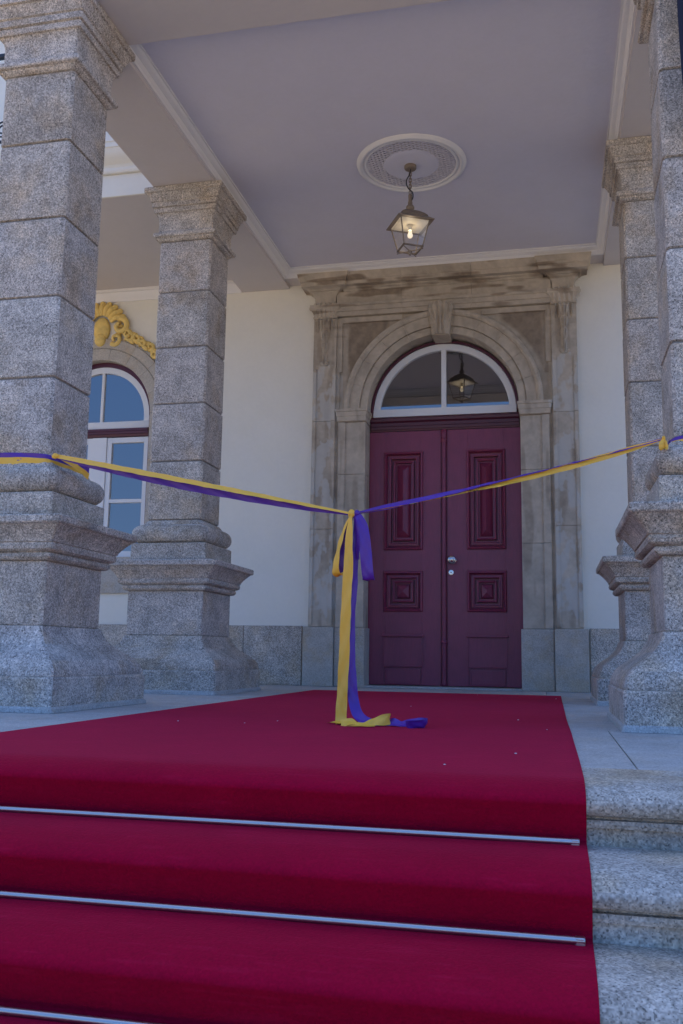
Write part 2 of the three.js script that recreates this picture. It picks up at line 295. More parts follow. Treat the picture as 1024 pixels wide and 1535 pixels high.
// ---------------------------------------------------------------- porch roof
const CE = 4.46, HB = 4.336, BXL = -1.6945, BXR = 1.6675, BZ = 4.12;
{
  const t = thing('porch_canopy', 'flat porch ceiling with beams and moulded plaster edge above the carpet', 'porch roof', [0, HB, 0]);
  const e = 0.415;
  const cs = new THREE.Shape(); cs.moveTo(BXL - .01, -WZ); cs.lineTo(BXL - .01, -BZ - .01); cs.lineTo(BXR + .01, -BZ - .01); cs.lineTo(BXR + .01, -WZ); cs.closePath();
  const ch = new THREE.Path(); ch.absarc(-0.015, -2.05, .372, 0, Math.PI * 2); cs.holes.push(ch);      // opening behind the pierced rose
  const cg = new THREE.ExtrudeGeometry(cs, { depth: e - (CE - HB), bevelEnabled: false, curveSegments: 48 }); cg.rotateX(-Math.PI / 2); cg.translate(0, CE - HB, 0);
  mesh('ceiling', boxUV(cg, 1.7), M.ceiling, t);
  mesh('beam', boxUV(box(-2.25, BXL, 0, e, WZ, BZ, 0.006), 1.7), M.beam, t);
  mesh('beam', boxUV(box(BXR, 2.2, 0, e, WZ, BZ, 0.006), 1.7), M.beam, t);
  mesh('beam', boxUV(box(-2.25, 2.2, 0, e, BZ + .001, 4.60, 0.006), 1.7), M.beam, t);
  mesh('terrace_slab', boxUV(box(-2.3, 2.25, e + .002, e + .45, WZ, 4.66, 0.01), 1.7), M.beam, t);
  const cx = (BXL + BXR) / 2, hx = (BXR - BXL) / 2, ZB = 0.11, zc = (ZB + BZ) / 2, hz = (BZ - ZB) / 2;
  mesh('wall_beam', boxUV(box(BXL + .001, BXR - .001, 0.032, CE - HB - .0005, WZ, ZB, 0), 1.7), M.beam, t);
  const g = rectLoft([[0.001, 0.030], [-.014, 0.032], [-.018, .05], [-.03, .062], [-.034, .075], [-.062, .092], [-.072, .108], [-.085, .110], [-.085, .1235]], hx, hz, 0.0005, false, false);
  g.translate(cx, 0, zc); mesh('cornice_moulding', boxUV(g, 1.7), M.trim, t);
}

// ---------------------------------------------------------------- columns
function column(label, x, z) {
  const t = thing('granite_column', label, 'column', [x, 0, z], 'granite columns carrying the porch');
  const hx = 0.238, hz = 0.225, ms = [M.granite, M.graniteB, M.graniteC], pick = () => ms[Math.floor(rnd() * 3)];
  const A = (n, g, m) => mesh(n, gr(g), m ?? pick(), t);
  A('mortar_skirt', rectLoft([[0.316, 0.0015], [0.312, .022], [0.30, .034]], hx, hz + .04, .01), M.slab[1]);
  A('plinth', rectLoft([[0.292, 0.012], [0.302, .022], [0.304, .172], [0.297, .183]], hx, hz + .04, .014));
  A('base_moulding', rectLoft([[0.294, .184], [0.296, .20], [0.285, .235], [0.262, .268], [0.225, .298], [0.185, .325], [0.150, .355], [0.122, .39], [0.105, .425], [0.098, .452]], hx, hz + .03, .012));
  A('pedestal', rectLoft([[0.084, .454], [0.088, .46], [0.088, .808], [0.084, .812]], hx, hz + .015, .008));
  A('pedestal_cap', rectLoft([[0.108, .813], [0.118, .818], [0.128, .832], [0.128, .848], [0.118, .858], [0.138, .862], [0.152, .872], [0.156, .89], [0.150, .908], [0.158, .912], [0.162, .925], [0.176, .945], [0.198, .972], [0.216, .990], [0.226, 1.0], [0.240, 1.004], [0.246, 1.012], [0.246, 1.042], [0.240, 1.05], [0.112, 1.068]], hx, hz + .012, .009));
  A('base_block', rectLoft([[0.086, 1.069], [0.09, 1.075], [0.09, 1.198], [0.086, 1.204]], hx, hz, .008));
  const tor = []; for (let i = 0; i <= 10; i++) { const a = -Math.PI / 2 + i / 10 * Math.PI; tor.push([0.03 + 0.066 * Math.cos(a), 1.285 + 0.078 * Math.sin(a)]); }
  A('torus', rectLoft([...tor, [0.028, 1.368], [0.02, 1.385], [0.004, 1.402]], hx, hz, .03));
  A('mortar_core', rectLoft([[-0.013, 1.38], [-0.013, 3.9]], hx, hz, .01), M.mortar);
  for (let k = 0; k < 5; k++) {
    const y0 = 1.406 + 0.4984 * k, y1 = (k == 4 ? 3.868 : y0 + 0.4984), j = 0.0035, r = 0.013, d = (rnd() - .5) * .003;
    A('shaft_block', rectLoft([[d - r, y0 + j], [d - r * .45, y0 + j + .003], [d - r * .12, y0 + j + r * .45], [d, y0 + j + r], [d, y1 - j - r], [d - r * .12, y1 - j - r * .45], [d - r * .45, y1 - j - .003], [d - r, y1 - j]], hx, hz, .016));
  }
  A('capital', rectLoft([[-0.004, 3.869], [0.004, 3.872], [0.02, 3.886], [0.026, 3.896], [0.044, 3.9], [0.05, 3.908], [0.05, 3.93], [0.044, 3.938], [0.018, 3.952], [0.012, 3.962], [0.012, 4.06], [0.02, 4.10], [0.032, 4.122], [0.046, 4.124], [0.05, 4.132], [0.05, 4.162], [0.044, 4.168], [0.062, 4.172], [0.066, 4.2], [0.062, 4.214], [0.074, 4.22], [0.08, 4.24], [0.094, 4.266], [0.102, 4.284], [0.118, 4.288], [0.12, 4.294], [0.12, 4.328], [0.116, HB - .002]], hx, hz, .008));
  return t;
}
column('granite column at the stair edge on the arched window side, ribbon across its front', -1.972, 4.365);
column('granite column near the house wall on the arched window side of the door', -1.972, 1.985);
column('granite column at the stair edge with a small ribbon tuft at its corner', 1.922, 4.365);
column('granite column near the house wall behind the one with the ribbon tuft', 1.922, 1.985);

// ---------------------------------------------------------------- stone doorway
const AC = 2.905, AR = 0.79;
{
  const t = thing('stone_doorway', 'weathered carved stone surround with arch and entablature around the plum doors', 'door surround');
  const P = (n, g) => mesh(n, portalUV(g), M.portal, t);
  for (const s of [-1, 1]) {
    const bx = (a, b, ...r) => s > 0 ? box(a, b, ...r) : box(-b, -a, ...r);
    mesh('pilaster_plinth', gr(bx(1.105, 1.425, 0.001, 0.602, WZ - .002, 0.03, .006), 1.6), M.portalPlinth, t);
    mesh('jamb_plinth', gr(bx(0.785, 1.1, 0.001, 0.598, -.36, 0.002, .006), 1.6), M.portalPlinth, t);
    for (const [y0, y1] of [[.604, 1.62], [1.62, 2.78], [2.78, 3.92]]) P('pilaster_stone', bx(1.13, 1.385, y0 + .001, y1 - .001, WZ - .002, -.008, .004));
    for (const [y0, y1] of [[.62, 1.62], [1.62, 2.78], [2.78, 3.36]]) { P('pilaster_fillet', bx(1.134, 1.172, y0 + .002, y1 - .002, -.0075, .006, .003)); P('pilaster_fillet', bx(1.343, 1.381, y0 + .002, y1 - .002, -.0075, .006, .003)); }
    for (const [y0, y1] of [[.6, 1.45], [1.45, 2.2], [2.2, 2.765]]) {
      P('jamb_stone', bx(0.805, 1.1, y0 + .001, y1 - .001, -.36, -.03, .004));
      P('jamb_moulding', bx(1.02, 1.096, y0 + .001, y1 - .001, -.029, -.012, .004));
    }
    P('backing_strip', bx(1.095, 1.135, .603, 3.93, -.14, -.04, .002));
    P('impost', (() => { const g = rectLoft([[-.004, 2.768], [.004, 2.774], [.008, 2.82], [.014, 2.826], [.018, 2.87], [.026, 2.876], [.026, AC - .003]], 0.150, 0.172, .004); g.translate(s * 0.952, 0, -.172); return g; })());
    // spandrel: sunk slab, raised margin
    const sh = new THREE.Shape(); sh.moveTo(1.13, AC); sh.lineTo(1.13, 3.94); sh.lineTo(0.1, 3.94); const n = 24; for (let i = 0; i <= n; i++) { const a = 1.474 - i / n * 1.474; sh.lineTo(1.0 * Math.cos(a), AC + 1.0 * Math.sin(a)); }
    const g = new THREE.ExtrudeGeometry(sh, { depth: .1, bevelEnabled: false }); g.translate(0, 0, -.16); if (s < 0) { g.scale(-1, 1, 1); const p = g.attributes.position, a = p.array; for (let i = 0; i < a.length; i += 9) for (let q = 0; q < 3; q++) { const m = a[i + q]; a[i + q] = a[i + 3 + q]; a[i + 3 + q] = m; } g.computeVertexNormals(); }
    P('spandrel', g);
    P('spandrel_fillet', bx(.42, 1.128, 3.872, 3.938, -.06, -.042, .003)); P('spandrel_fillet', bx(1.072, 1.128, 3.32, 3.871, -.06, -.034, .003));
  }
  // arch stones
  const prof = [[AR, -.34], [AR, -.052], [AR + .006, -.046], [AR + .07, -.044], [AR + .072, -.056], [AR + .082, -.056], [AR + .084, -.030], [AR + .19, -.026], [AR + .194, -.006], [AR + .215, .008], [AR + .245, .008], [AR + .252, -.002], [AR + .252, -.16], [AR + .1, -.34]];
  const n = 11, gap = 0.0015; for (let i = 0; i < n; i++) { if (i === 5) continue; P('arch_stone', sweepArc(prof, 0, AC, Math.PI * i / n + gap, Math.PI * (i + 1) / n - gap, 8)); }
  P('arch_stone', sweepArc(prof.map(([r, z]) => [r, z - .001]), 0, AC, Math.PI * 5 / n + gap, Math.PI * 6 / n - gap, 8));
  // keystone: wedge with an acanthus leaf
  {
    const sh = new THREE.Shape(); sh.moveTo(-.085, 3.655); sh.lineTo(.085, 3.655); sh.lineTo(.118, 3.99); sh.lineTo(-.118, 3.99); sh.closePath();
    const g = new THREE.ExtrudeGeometry(sh, { depth: .38, bevelEnabled: true, bevelSize: .004, bevelThickness: .004, bevelSegments: 1 }); g.translate(0, 0, -.345); P('keystone', g);
    const leaf = relief(0.32, 0.37, 64, 60, (u, v) => {
      const lob = 0.05 * Math.abs(Math.sin(v * 13)) * ss(.45, .9, v); const e = mix(0.55, 0.82, ss(.3, .9, v)) + lob - 0.12 * Math.exp(-Math.pow((v - .38) / .2, 2));
      const topE = 0.93 + 0.06 * Math.abs(Math.cos(u * 10)) - 0.16 * u * u; if (Math.abs(u) > e || v > topE) return 0;
      const rib = 0.5 + 0.5 * Math.cos(u / (e + .1) * 14 * (1 + .15 * v)), edge = Math.min(1, (e - Math.abs(u)) * 9, (topE - v) * 14);
      return edge * (0.016 + 0.026 * rib + 0.07 * ss(.55, .95, v) * (1 - .4 * u * u));
    });
    leaf.translate(0, 3.655, 0.038); P('keystone_leaf', leaf);
  }
  // entablature in stones
  const ent = (name, pts, cuts) => { for (let i = 0; i < cuts.length - 1; i++) P(name, profX(pts, cuts[i] + .0012, cuts[i + 1] - .0012, .5)); };
  const cuts = [-1.135, -.42, .32, 1.135];
  ent('architrave', [[-.16, 3.942], [.0, 3.942], [.002, 3.988], [.016, 3.992], [.018, 4.038], [.036, 4.046], [.042, 4.068], [-.16, 4.068]], cuts);
  ent('frieze', [[-.16, 4.069], [-.004, 4.069], [-.004, 4.215], [-.16, 4.215]], cuts);
  ent('cornice', [[-.16, 4.216], [.006, 4.216], [.012, 4.235], [.034, 4.245], [.036, 4.258], [.095, 4.262], [.098, 4.308], [.108, 4.314], [.115, 4.338], [.13, 4.36], [.134, 4.388], [-.16, 4.388]], [-1.06, -.42, .32, 1.06]);
  for (const s of [-1, 1]) {
    const blk = (n, pr, hx, hz, zc) => { const g = rectLoft(pr, hx, hz, .004); g.translate(s * 1.2585, 0, zc); P(n, g); };
    blk('pilaster_capital', [[0, 3.921], [.006, 3.926], [.012, 3.94], [.004, 3.95], [.01, 3.985], [.03, 4.02], [.042, 4.032], [.042, 4.07], [.03, 4.076]], .122, .08, -.075);
    blk('entablature_block', [[.0, 4.077], [.0, 4.10], [-.008, 4.104], [-.006, 4.16], [.008, 4.19], [.03, 4.212], [.032, 4.222]], .122, .085, -.075);
    blk('cornice_block', [[.05, 4.223], [.056, 4.232], [.072, 4.242], [.09, 4.246], [.12, 4.25], [.124, 4.296], [.134, 4.302], [.14, 4.33], [.154, 4.352], [.16, 4.384]], .122, .085, -.075);
    const drop = relief(0.19, 0.53, 36, 96, (u, v) => {       // hanging husks below the capital
      let h = 0; const k = v * 4.2;
      for (let i = 0; i < 4; i++) { const c = i + .62, dy = (k - c) / .62, w = (0.30 + 0.14 * i) * (0.55 + .45 * cl(.5 + dy * .5)), dx = u / w; const r = 1 - dx * dx - dy * dy; if (r > 0) h = Math.max(h, Math.sqrt(r) * (0.030 + 0.022 * Math.abs(Math.cos(dx * 5.5)) + .006 * i)); }
      const e = ss(.70, .8, v) * (Math.abs(u) < .92 ? 0.022 + 0.018 * Math.cos(u * 14) : 0); return Math.max(h, e, v < .12 && Math.hypot(u, (v - .06) * 9) < .5 ? .02 : 0);
    });
    drop.translate(s * 1.2585, 3.388, -.006); P('carved_drop', drop);
    const lf = relief(0.27, 0.15, 54, 30, (u, v) => { const e = 0.78 + .2 * v; if (Math.abs(u) > e) return 0; return (0.018 + 0.035 * v * v) * (0.6 + 0.4 * Math.cos(u * 17)) * Math.min(1, (e - Math.abs(u)) * 8); });
    lf.translate(s * 1.2585, 3.935, 0.012); P('capital_leaves', lf);
    const vol = []; for (const q of [-1, 1]) { const g = new THREE.TorusGeometry(.02, .011, 8, 18); g.translate(s * 1.2585 + q * .145, 4.04, .02); vol.push(g); } P('volutes', mergeGeometries(vol));
  }
  mesh('door_sill', gr(box(-.784, .784, -.0, 0.016, -.36, 0.02, .004), 1.6), M.slab[2], t);
}

// ---------------------------------------------------------------- doors
const DZ = -0.27;
function doorLeaf(label, s) {
  const t = thing('door_leaf', label, 'door', [s * 0.405, 0.02, DZ], 'plum double doors');
  const ox = s * 0.405, P = (n, g, m = M.plum) => { g.translate(-ox, -0.02, 0); return mesh(n, boxUV(g, .9, s * .21, 0), m, t); };
  const a = s > 0 ? .033 : -.802, b = s > 0 ? .802 : -.033, X = s > 0 ? [.25, .626] : [-.626, -.236];
  const cx = (X[0] + X[1]) / 2, w = X[1] - X[0];
  // stiles and rails round three openings
  const ys = [[1.434, 2.461], [.788, 1.184], [.205, .525]];
  P('stile', box(a, X[0], .022, 2.702, -.045, 0, .002)); P('stile', box(X[1], b, .022, 2.702, -.045, 0, .002));
  P('rail', box(X[0], X[1], 2.461, 2.702, -.0449, -.0002, .0015)); P('rail', box(X[0], X[1], 1.184, 1.434, -.0449, -.0002, .0015)); P('rail', box(X[0], X[1], .525, .788, -.0449, -.0002, .0015));
  const bol = [[-.014, 0], [-.014, .012], [-.006, .026], [.008, .03], [.014, .012], [.018, .004], [.022, -.012], [.03, -.014], [.034, .004], [.05, .006], [.054, .014], [.062, .012], [.065, -.04], [.082, -.04], [.086, .002], [.096, .008], [.106, .004], [.109, -.034], [.122, -.034]];
  P('panel', rectPanel(cx, (ys[0][0] + ys[0][1]) / 2, w, 1.027, [...bol, [w / 2, .03]], 0));
  P('panel', rectPanel(cx, (ys[1][0] + ys[1][1]) / 2, w, .396, [...bol, [.135, -.006], [w / 2, .03]], 0));
  P('panel', rectPanel(cx, .365, w + .03, .32, [[-.0, -.004], [.0, .012], [.012, .013], [.014, .006], [.03, .0055]], 0));
  P('panel_cap', box(X[0] - .025, X[1] + .025, .515, .541, -.001, .03, .006));
  P('kick_board', box(X[0] + .0005, X[1] - .0005, .022, .204, -.044, -.006, .002)); P('kick_panel', rectPanel(cx, .112, w - .02, .165, [[0, -.008], [0, .006], [.012, .007], [.014, .003], [.03, .003]], 0));
  return [t, P];
}
{
  doorLeaf('plum panelled door leaf without a handle', -1);
  const [t, P] = doorLeaf('plum panelled door leaf with round steel knob and keyhole', 1);
  const k = lathe([[0, 0], [.034, 0], [.036, .004], [.022, .008], [.014, .014], [.013, .03], [.02, .036], [.034, .046], [.038, .058], [.034, .07], [.02, .078], [0, .08]], 28); k.scale(1.15, 1.15, 1.15); k.rotateX(Math.PI / 2); k.translate(.083, 1.31, .001); P('knob', k, M.nickel);
  const e = lathe([[0.007, 0], [.028, 0], [.029, .004], [.024, .006], [.007, .006]], 28); e.rotateX(Math.PI / 2); e.translate(.072, 1.182, .001); P('keyhole_plate', e, M.nickel);
  const h = new THREE.CylinderGeometry(.0068, .0068, .004, 14); h.rotateX(Math.PI / 2); h.translate(.072, 1.182, .003); P('keyhole', h, M.iron);
  P('rebate', box(-.034, .034, .021, 2.701, -.044, -.024, 0));
  const as = lathe([[.0, .02], [.03, .02], [.03, .05], [.022, .06], [.024, .44], [.032, .45], [.036, .465], [.03, .48], [.02, .49], [.024, .5], [.022, 2.56], [.03, 2.57], [.036, 2.585], [.03, 2.6], [.022, 2.61], [.03, 2.64], [.03, 2.7], [0, 2.7]], 14); as.scale(1, 1, .9); as.translate(0, 0, .012); P('closing_moulding', as);
}
{
  const t = scene.getObjectByName('stone_doorway'), F = (n, g) => { g.translate(0, 0, DZ); mesh(n, boxUV(g, .9), M.maroon, t); };
  F('maroon_transom', profX([[-.07, 2.704], [.01, 2.704], [.014, 2.72], [.02, 2.724], [.022, 2.752], [.03, 2.756], [.032, 2.79], [.04, 2.796], [.055, 2.806], [.058, 2.83], [.05, 2.838], [.03, 2.858], [-.07, 2.858]], -.79, .79, .4));
  F('maroon_arch', sweepArc([[.765, -.07], [.765, .045], [.789, .045], [.789, -.07]], 0, 2.886, 0, Math.PI, 40));
}
{
  const t = thing('fanlight', 'white framed half-round fanlight above the plum doors', 'window', [0, 2.86, DZ]);
  const C = .026, W = (n, g) => mesh(n, g, M.whitePaint, t);
  W('frame_arch', sweepArc([[.69, -.03], [.69, .018], [.698, .026], [.756, .028], [.763, .022], [.763, -.03]], 0, C, 0, Math.PI, 44));
  W('bottom_rail', box(-.763, .763, -.001, .085, -.031, .03, .005)); W('glazing_bar', box(-.026, .026, .085, .72, -.029, .022, .004));
  for (const s of [0, 1]) { const sh = new THREE.Shape(); sh.moveTo(s ? -.02 : .02, .07); sh.lineTo(s ? -.7 : .7, .07); const n = 20; for (let i = 0; i <= n; i++) { const a = .06 + i / n * (Math.PI / 2 - .09); sh.lineTo((s ? -1 : 1) * .7 * Math.cos(a), C + .7 * Math.sin(a)); } mesh('pane', new THREE.ShapeGeometry(sh), M.glass, t); }
}

// ---------------------------------------------------------------- arched window
{
  const t = thing('arched_window', 'arched window with white casements, maroon transom and stone frame', 'window', [WX, 1.35, WZ]);
  const o = 1.35, C = 2.98 - o, z = -.1, S = (n, g) => mesh(n, gr(g, 1.6), M.portalPlinth, t);
  for (const s of [-1, 1]) {
    const bx = (a, b, ...r) => s > 0 ? box(a, b, ...r) : box(-b, -a, ...r);
    for (const [y0, y1] of [[-.4, .5], [.5, 1.1], [1.1, C]]) S('jamb_stone', bx(.652, .91, y0 + .001, y1 - .001, -.2, .03, .005));
    mesh('maroon_frame', bx(.602, .651, .002, C, z - .05, z + .03, .004), M.maroon, t);
    const sash = mesh('casement', mergeGeometries([bx(.545, .6, .01, 1.39, z - .04, z + .01, .004), bx(.092, .15, .01, 1.39, z - .0399, z + .0099, .004), bx(.15, .545, 1.325, 1.389, z - .0398, z + .0098, .004), bx(.15, .545, .011, .08, z - .0397, z + .0097, .004), bx(.15, .545, .63, .672, z - .0396, z + .0096, .004)]), M.whitePaint, t);
    for (const [y0, y1] of [[.08, .63], [.672, 1.325]]) { const g = new THREE.PlaneGeometry(.397, y1 - y0 + .002); g.translate(s * .3475, (y0 + y1) / 2, z - .015); mesh('pane', g, M.glass, sash); }
  }
  mesh('meeting_stile', box(-.09, .09, .01, 1.39, z - .04, z + .024, .006), M.whitePaint, t);
  for (let i = 0; i < 9; i++) S('arch_stone', sweepArc([[.652, -.2], [.652, .028], [.66, .034], [.78, .036], [.79, .024], [.8, .04], [.9, .044], [.908, .03], [.908, -.2]], 0, C, Math.PI * i / 9 + .002, Math.PI * (i + 1) / 9 - .002, 8));
  S('sill', box(-.95, .95, -.075, -.001, -.25, .07, .008)); S('apron', box(-.651, .651, -.4, -.076, -.05, .03, .004));
  mesh('maroon_arch', sweepArc([[.6, z - .05], [.6, z + .03], [.651, z + .03], [.651, z - .05]], 0, C, 0, Math.PI, 36), M.maroon, t);
  mesh('maroon_transom', profX([[z - .05, 1.394], [z + .03, 1.394], [z + .036, 1.42], [z + .045, 1.424], [z + .047, 1.45], [z + .055, 1.455], [z + .056, 1.482], [z + .04, 1.488], [z - .05, 1.488]], -.6005, .6005), M.maroon, t);
  const fan = mesh('fan_frame', mergeGeometries([sweepArc([[.53, z - .03], [.53, z + .014], [.599, z + .016], [.599, z - .03]], 0, C, 0, Math.PI, 36), toCreasedNormals(box(-.598, .598, 1.489, 1.575, z - .0299, z + .018, .004), .5), toCreasedNormals(box(-.599, -.53, 1.5751, C, z - .0299, z + .0155, .001), .5), toCreasedNormals(box(.53, .599, 1.5751, C, z - .0299, z + .0155, .001), .5), toCreasedNormals(box(-.017, .017, 1.575, C + .54, z - .0295, z + .012, .003), .5)].map(g => { const q = g.index ? g.toNonIndexed() : g; q.deleteAttribute('uv'); return q; })), M.whitePaint, t);
  for (const s of [-1, 1]) { const sh = new THREE.Shape(); sh.moveTo(s * .015, 1.57); sh.lineTo(s * .535, 1.57); for (let i = 0; i <= 16; i++) { const a = i / 16 * (Math.PI / 2 - .03); sh.lineTo(s * .535 * Math.cos(a), C + .535 * Math.sin(a)); } const g = new THREE.ShapeGeometry(sh); g.translate(0, 0, z - .01); mesh('pane', g, M.glass, fan); }
  // shell and scroll crest over the arch
  const r = thing('rocaille_crest', 'ochre yellow plaster shell and scroll ornament over the arched window', 'ornament', [WX, 3.85, WZ]);
  const tube = (pts, r0, r1, seg = 26) => {                        // tapering tube
    const c = new THREE.CatmullRomCurve3(pts), g = new THREE.TubeGeometry(c, seg, 1, 8), p = g.attributes.position, q = new THREE.Vector3();
    for (let i = 0; i <= seg; i++) { const ctr = c.getPointAt(i / seg), rr = mix(r0, r1, i / seg); for (let k = 0; k <= 8; k++) { const id = i * 9 + k; q.fromBufferAttribute(p, id).sub(ctr).multiplyScalar(rr); p.setXYZ(id, ctr.x + q.x, ctr.y + q.y, ctr.z + q.z); } }
    g.computeVertexNormals(); return g;
  };
  const V = (x, y, zz) => new THREE.Vector3(x, y, zz), G = [];
  const spiral = (cx, cy, R, turns, dir, a0, r0, r1) => { const p = []; for (let i = 0; i <= 24; i++) { const s = i / 24, a = a0 + dir * s * turns * 2 * Math.PI, q = R * (1 - .78 * s); p.push(V(cx + q * Math.cos(a), cy + q * Math.sin(a), .045 + .03 * s)); } return tube(p, r0, r1); };
  const sph = (x, y, zz, a, b, c, rot = 0) => { const g = new THREE.SphereGeometry(1, 14, 10); g.scale(a, b, c); g.rotateZ(rot); g.translate(x, y, zz); G.push(g); };
  sph(0, .15, .02, .105, .15, .06); sph(0, .02, .05, .07, .08, .06);
  for (let i = -4; i <= 4; i++) { const a = Math.PI / 2 - i * .3; G.push(tube([V(.12 * Math.cos(a), .2 + .12 * Math.sin(a), .04), V(.2 * Math.cos(a), .2 + .2 * Math.sin(a), .07), V(.27 * Math.cos(a), .19 + .25 * Math.sin(a), .045)], .024, .036, 8)); sph(.28 * Math.cos(a), .19 + .26 * Math.sin(a), .04, .04, .035, .035, a); }
  for (const s of [-1, 1]) {
    const A = (a) => s > 0 ? a : Math.PI - a;
    G.push(spiral(s * .24, .17, .10, 1.1, -s, A(1.9), .04, .024), spiral(s * .19, .02, .07, 1.1, s, A(-2.4), .03, .018), spiral(s * .33, .07, .05, 1.2, -s, A(2.4), .028, .016));
    for (let k = 0; k < 7; k++) { const f = k / 6, a = Math.PI / 2 - (.38 + f * .62), R = .96 + .03 * (k % 2); const x = R * Math.cos(a) * 1.0, y = (C - 2.5) + R * Math.sin(a); const px = x, py = 2.98 - 3.85 + R * Math.sin(a); G.push(spiral(s * px, py + .01, .052 - .018 * f, 1.1, k % 2 ? s : -s, A(1.2 + k), .024, .015)); sph(s * (px + .03), py - .035, .045, .05, .028, .03, -s * .7); sph(s * (px - .035), py + .05, .035, .035, .024, .025, s * .5); }
  }
  { const q = mulberry(21); for (const s of [-1, 1]) for (let i = 0; i < 46; i++) { const f = q(), a = Math.PI / 2 - (.14 + f * .86), R = .935 + q() * mix(.2, .06, Math.sqrt(f)), k = mix(1.2, .8, f); sph(s * R * Math.cos(a), 2.98 - 3.85 + R * Math.sin(a), .03, .034 * k, .016 * k, .03, s * (a - Math.PI / 2) + (q() - .5) * 2.2); } }
  for (const g of G) g.scale(1, 1, .8);
  mesh('scrollwork', mergeGeometries(G.map(g => { const q = g.index ? g.toNonIndexed() : g; return q; })), M.gilt, r);
}

// ---------------------------------------------------------------- ceiling rose and lantern
const LX = -0.015, LZ = 2.05;
{
  const t = thing('ceiling_rose', 'round white plaster ceiling rose with pierced lattice around the lantern', 'ceiling rose', [LX, CE, LZ]);
  mesh('outer_ring', lathe([[.376, -.002], [.376, -.012], [.386, -.02], [.398, -.02], [.404, -.012], [.410, -.012], [.418, -.026], [.434, -.03], [.446, -.024], [.452, -.014], [.462, -.012], [.466, -.001]], 72), M.trim, t);
  const bars = [], R = .375, pitch = .03; for (const a of [.5, -.5]) for (let k = -13; k <= 13; k++) { const d = k * pitch; if (Math.abs(d) > R - .01) continue; const h = Math.sqrt(R * R - d * d); const g = new THREE.BoxGeometry(2 * h, .006, .0085); g.translate(0, -.0085 - (a > 0 ? .0015 : 0), d); g.rotateY(a); bars.push(g); }
  const la = mesh('lattice', mergeGeometries(bars), M.ceiling, t); la.userData.kind = 'stuff';
  mesh('centre_disc', lathe([[0, -.020], [.18, -.019], [.226, -.014], [.236, -.009]], 60), M.ceiling, t);
}
{
  const yb = 3.685, t = thing('porch_lantern', 'lit four-sided bronze and glass lantern hanging on a chain from the ceiling', 'lantern', [LX - .008, yb, LZ]);
  const ang = Math.atan2(-.05, .17) - Math.PI / 4;        // a corner points out to the steps
  const Q = (n, g, m = M.bronze) => { return mesh(n, g, m, t); };
  const rot = g => { g.rotateY(ang + Math.PI / 4 + .785); return g; };
  const can = lathe([[0, 0], [.03, 0], [.046, .006], [.052, .016], [.052, .034], [.05, .036]], 28); can.translate(0, CE - yb - .056, 0); Q('ceiling_cup', can);
  const links = [], y0 = .50, y1 = CE - yb - .052, nl = 8; for (let i = 0; i < nl; i++) { const g = new THREE.TorusGeometry(.011, .0032, 6, 14); g.scale(1, 1.9, 1); g.rotateY(i % 2 ? Math.PI / 2 : .2); g.translate(0, y0 + (y1 - y0) * (i + .5) / nl, 0); links.push(g); } Q('chain', mergeGeometries(links));
  const V = (x, y, z) => new THREE.Vector3(x, y, z);
  Q('cord', new THREE.TubeGeometry(new THREE.CatmullRomCurve3([V(.004, y1, .01), V(-.004, y1 - .05, .016), V(-.032, y1 - .11, .014), V(-.018, y1 - .17, .01), V(.02, y1 - .215, .012), V(.024, y1 - .26, .01), V(.01, y1 - .29, .004)]), 40, .0052, 7), M.iron);
  Q('stem', lathe([[0, .50], [.012, .50], [.017, .49], [.016, .44], [.02, .42], [.02, .40], [.03, .392], [.036, .38], [.036, .366], [.026, .358], [.024, .348], [0, .348]], 20));
  const sq = (pr) => { const g = rectLoft(pr.map(([r, y]) => [r, y]), 0, 0, .001, true, true); return rot(g); };
  Q('roof', sq([[.158, .222], [.160, .228], [.118, .262], [.116, .275], [.094, .30], [.06, .33], [.026, .35]]));
  const inn = sq([[.12, .221], [.06, .29], [.02, .32]]); Q('reflector', sq([[.128, .2215], [.128, .2205]]), M.reflector);
  const T = .125, B = .082, c4 = [[1, 1], [1, -1], [-1, -1], [-1, 1]];
  c4.forEach(([x, z], i) => { const g = new THREE.CylinderGeometry(.0055, .0055, 1, 6), a = V(x * B, .012, z * B), b = V(x * T, .222, z * T), d = b.clone().sub(a); g.scale(1, d.length(), 1); g.applyQuaternion(new THREE.Quaternion().setFromUnitVectors(V(0, 1, 0), d.normalize())); g.translate((a.x + b.x) / 2, .117, (a.z + b.z) / 2); Q('corner_bar', rot(g)); 
    const [x2, z2] = c4[(i + 1) % 4], k = .985; const g2 = new THREE.BufferGeometry(); g2.setAttribute('position', new THREE.Float32BufferAttribute([x * B * k, .014, z * B * k, x2 * B * k, .014, z2 * B * k, x2 * T * k, .22, z2 * T * k, x * T * k, .22, z * T * k], 3)); g2.setIndex([0, 1, 2, 0, 2, 3]); g2.computeVertexNormals(); Q('pane', rot(g2), M.lampGlass);
    const e = new THREE.BoxGeometry(Math.hypot((x2 - x) * B, (z2 - z) * B) + .012, .012, .012); e.rotateY(i % 2 ? 0 : Math.PI / 2); e.translate((x + x2) / 2 * B, .008, (z + z2) / 2 * B); Q('bottom_bar', rot(e)); });
  for (const [x, z] of c4) { const g = new THREE.CylinderGeometry(.004, .004, .12, 6); g.rotateZ(Math.PI / 2); g.rotateY(Math.atan2(-z, x)); g.translate(x * .042, -.012, z * .042); g.translate(0, 0, 0); Q('bottom_stay', rot(g)); }
  Q('finial', lathe([[0, -.05], [.008, -.048], [.014, -.038], [.01, -.028], [.018, -.02], [.02, -.01], [0, -.004]], 14));
  Q('socket', lathe([[0, .22], [.018, .22], [.018, .178], [.014, .17], [0, .17]], 14), M.reflector);
  Q('bulb', lathe([[0, .169], [.012, .166], [.016, .15], [.022, .134], [.022, .12], [.015, .108], [0, .103]], 18), M.bulb);
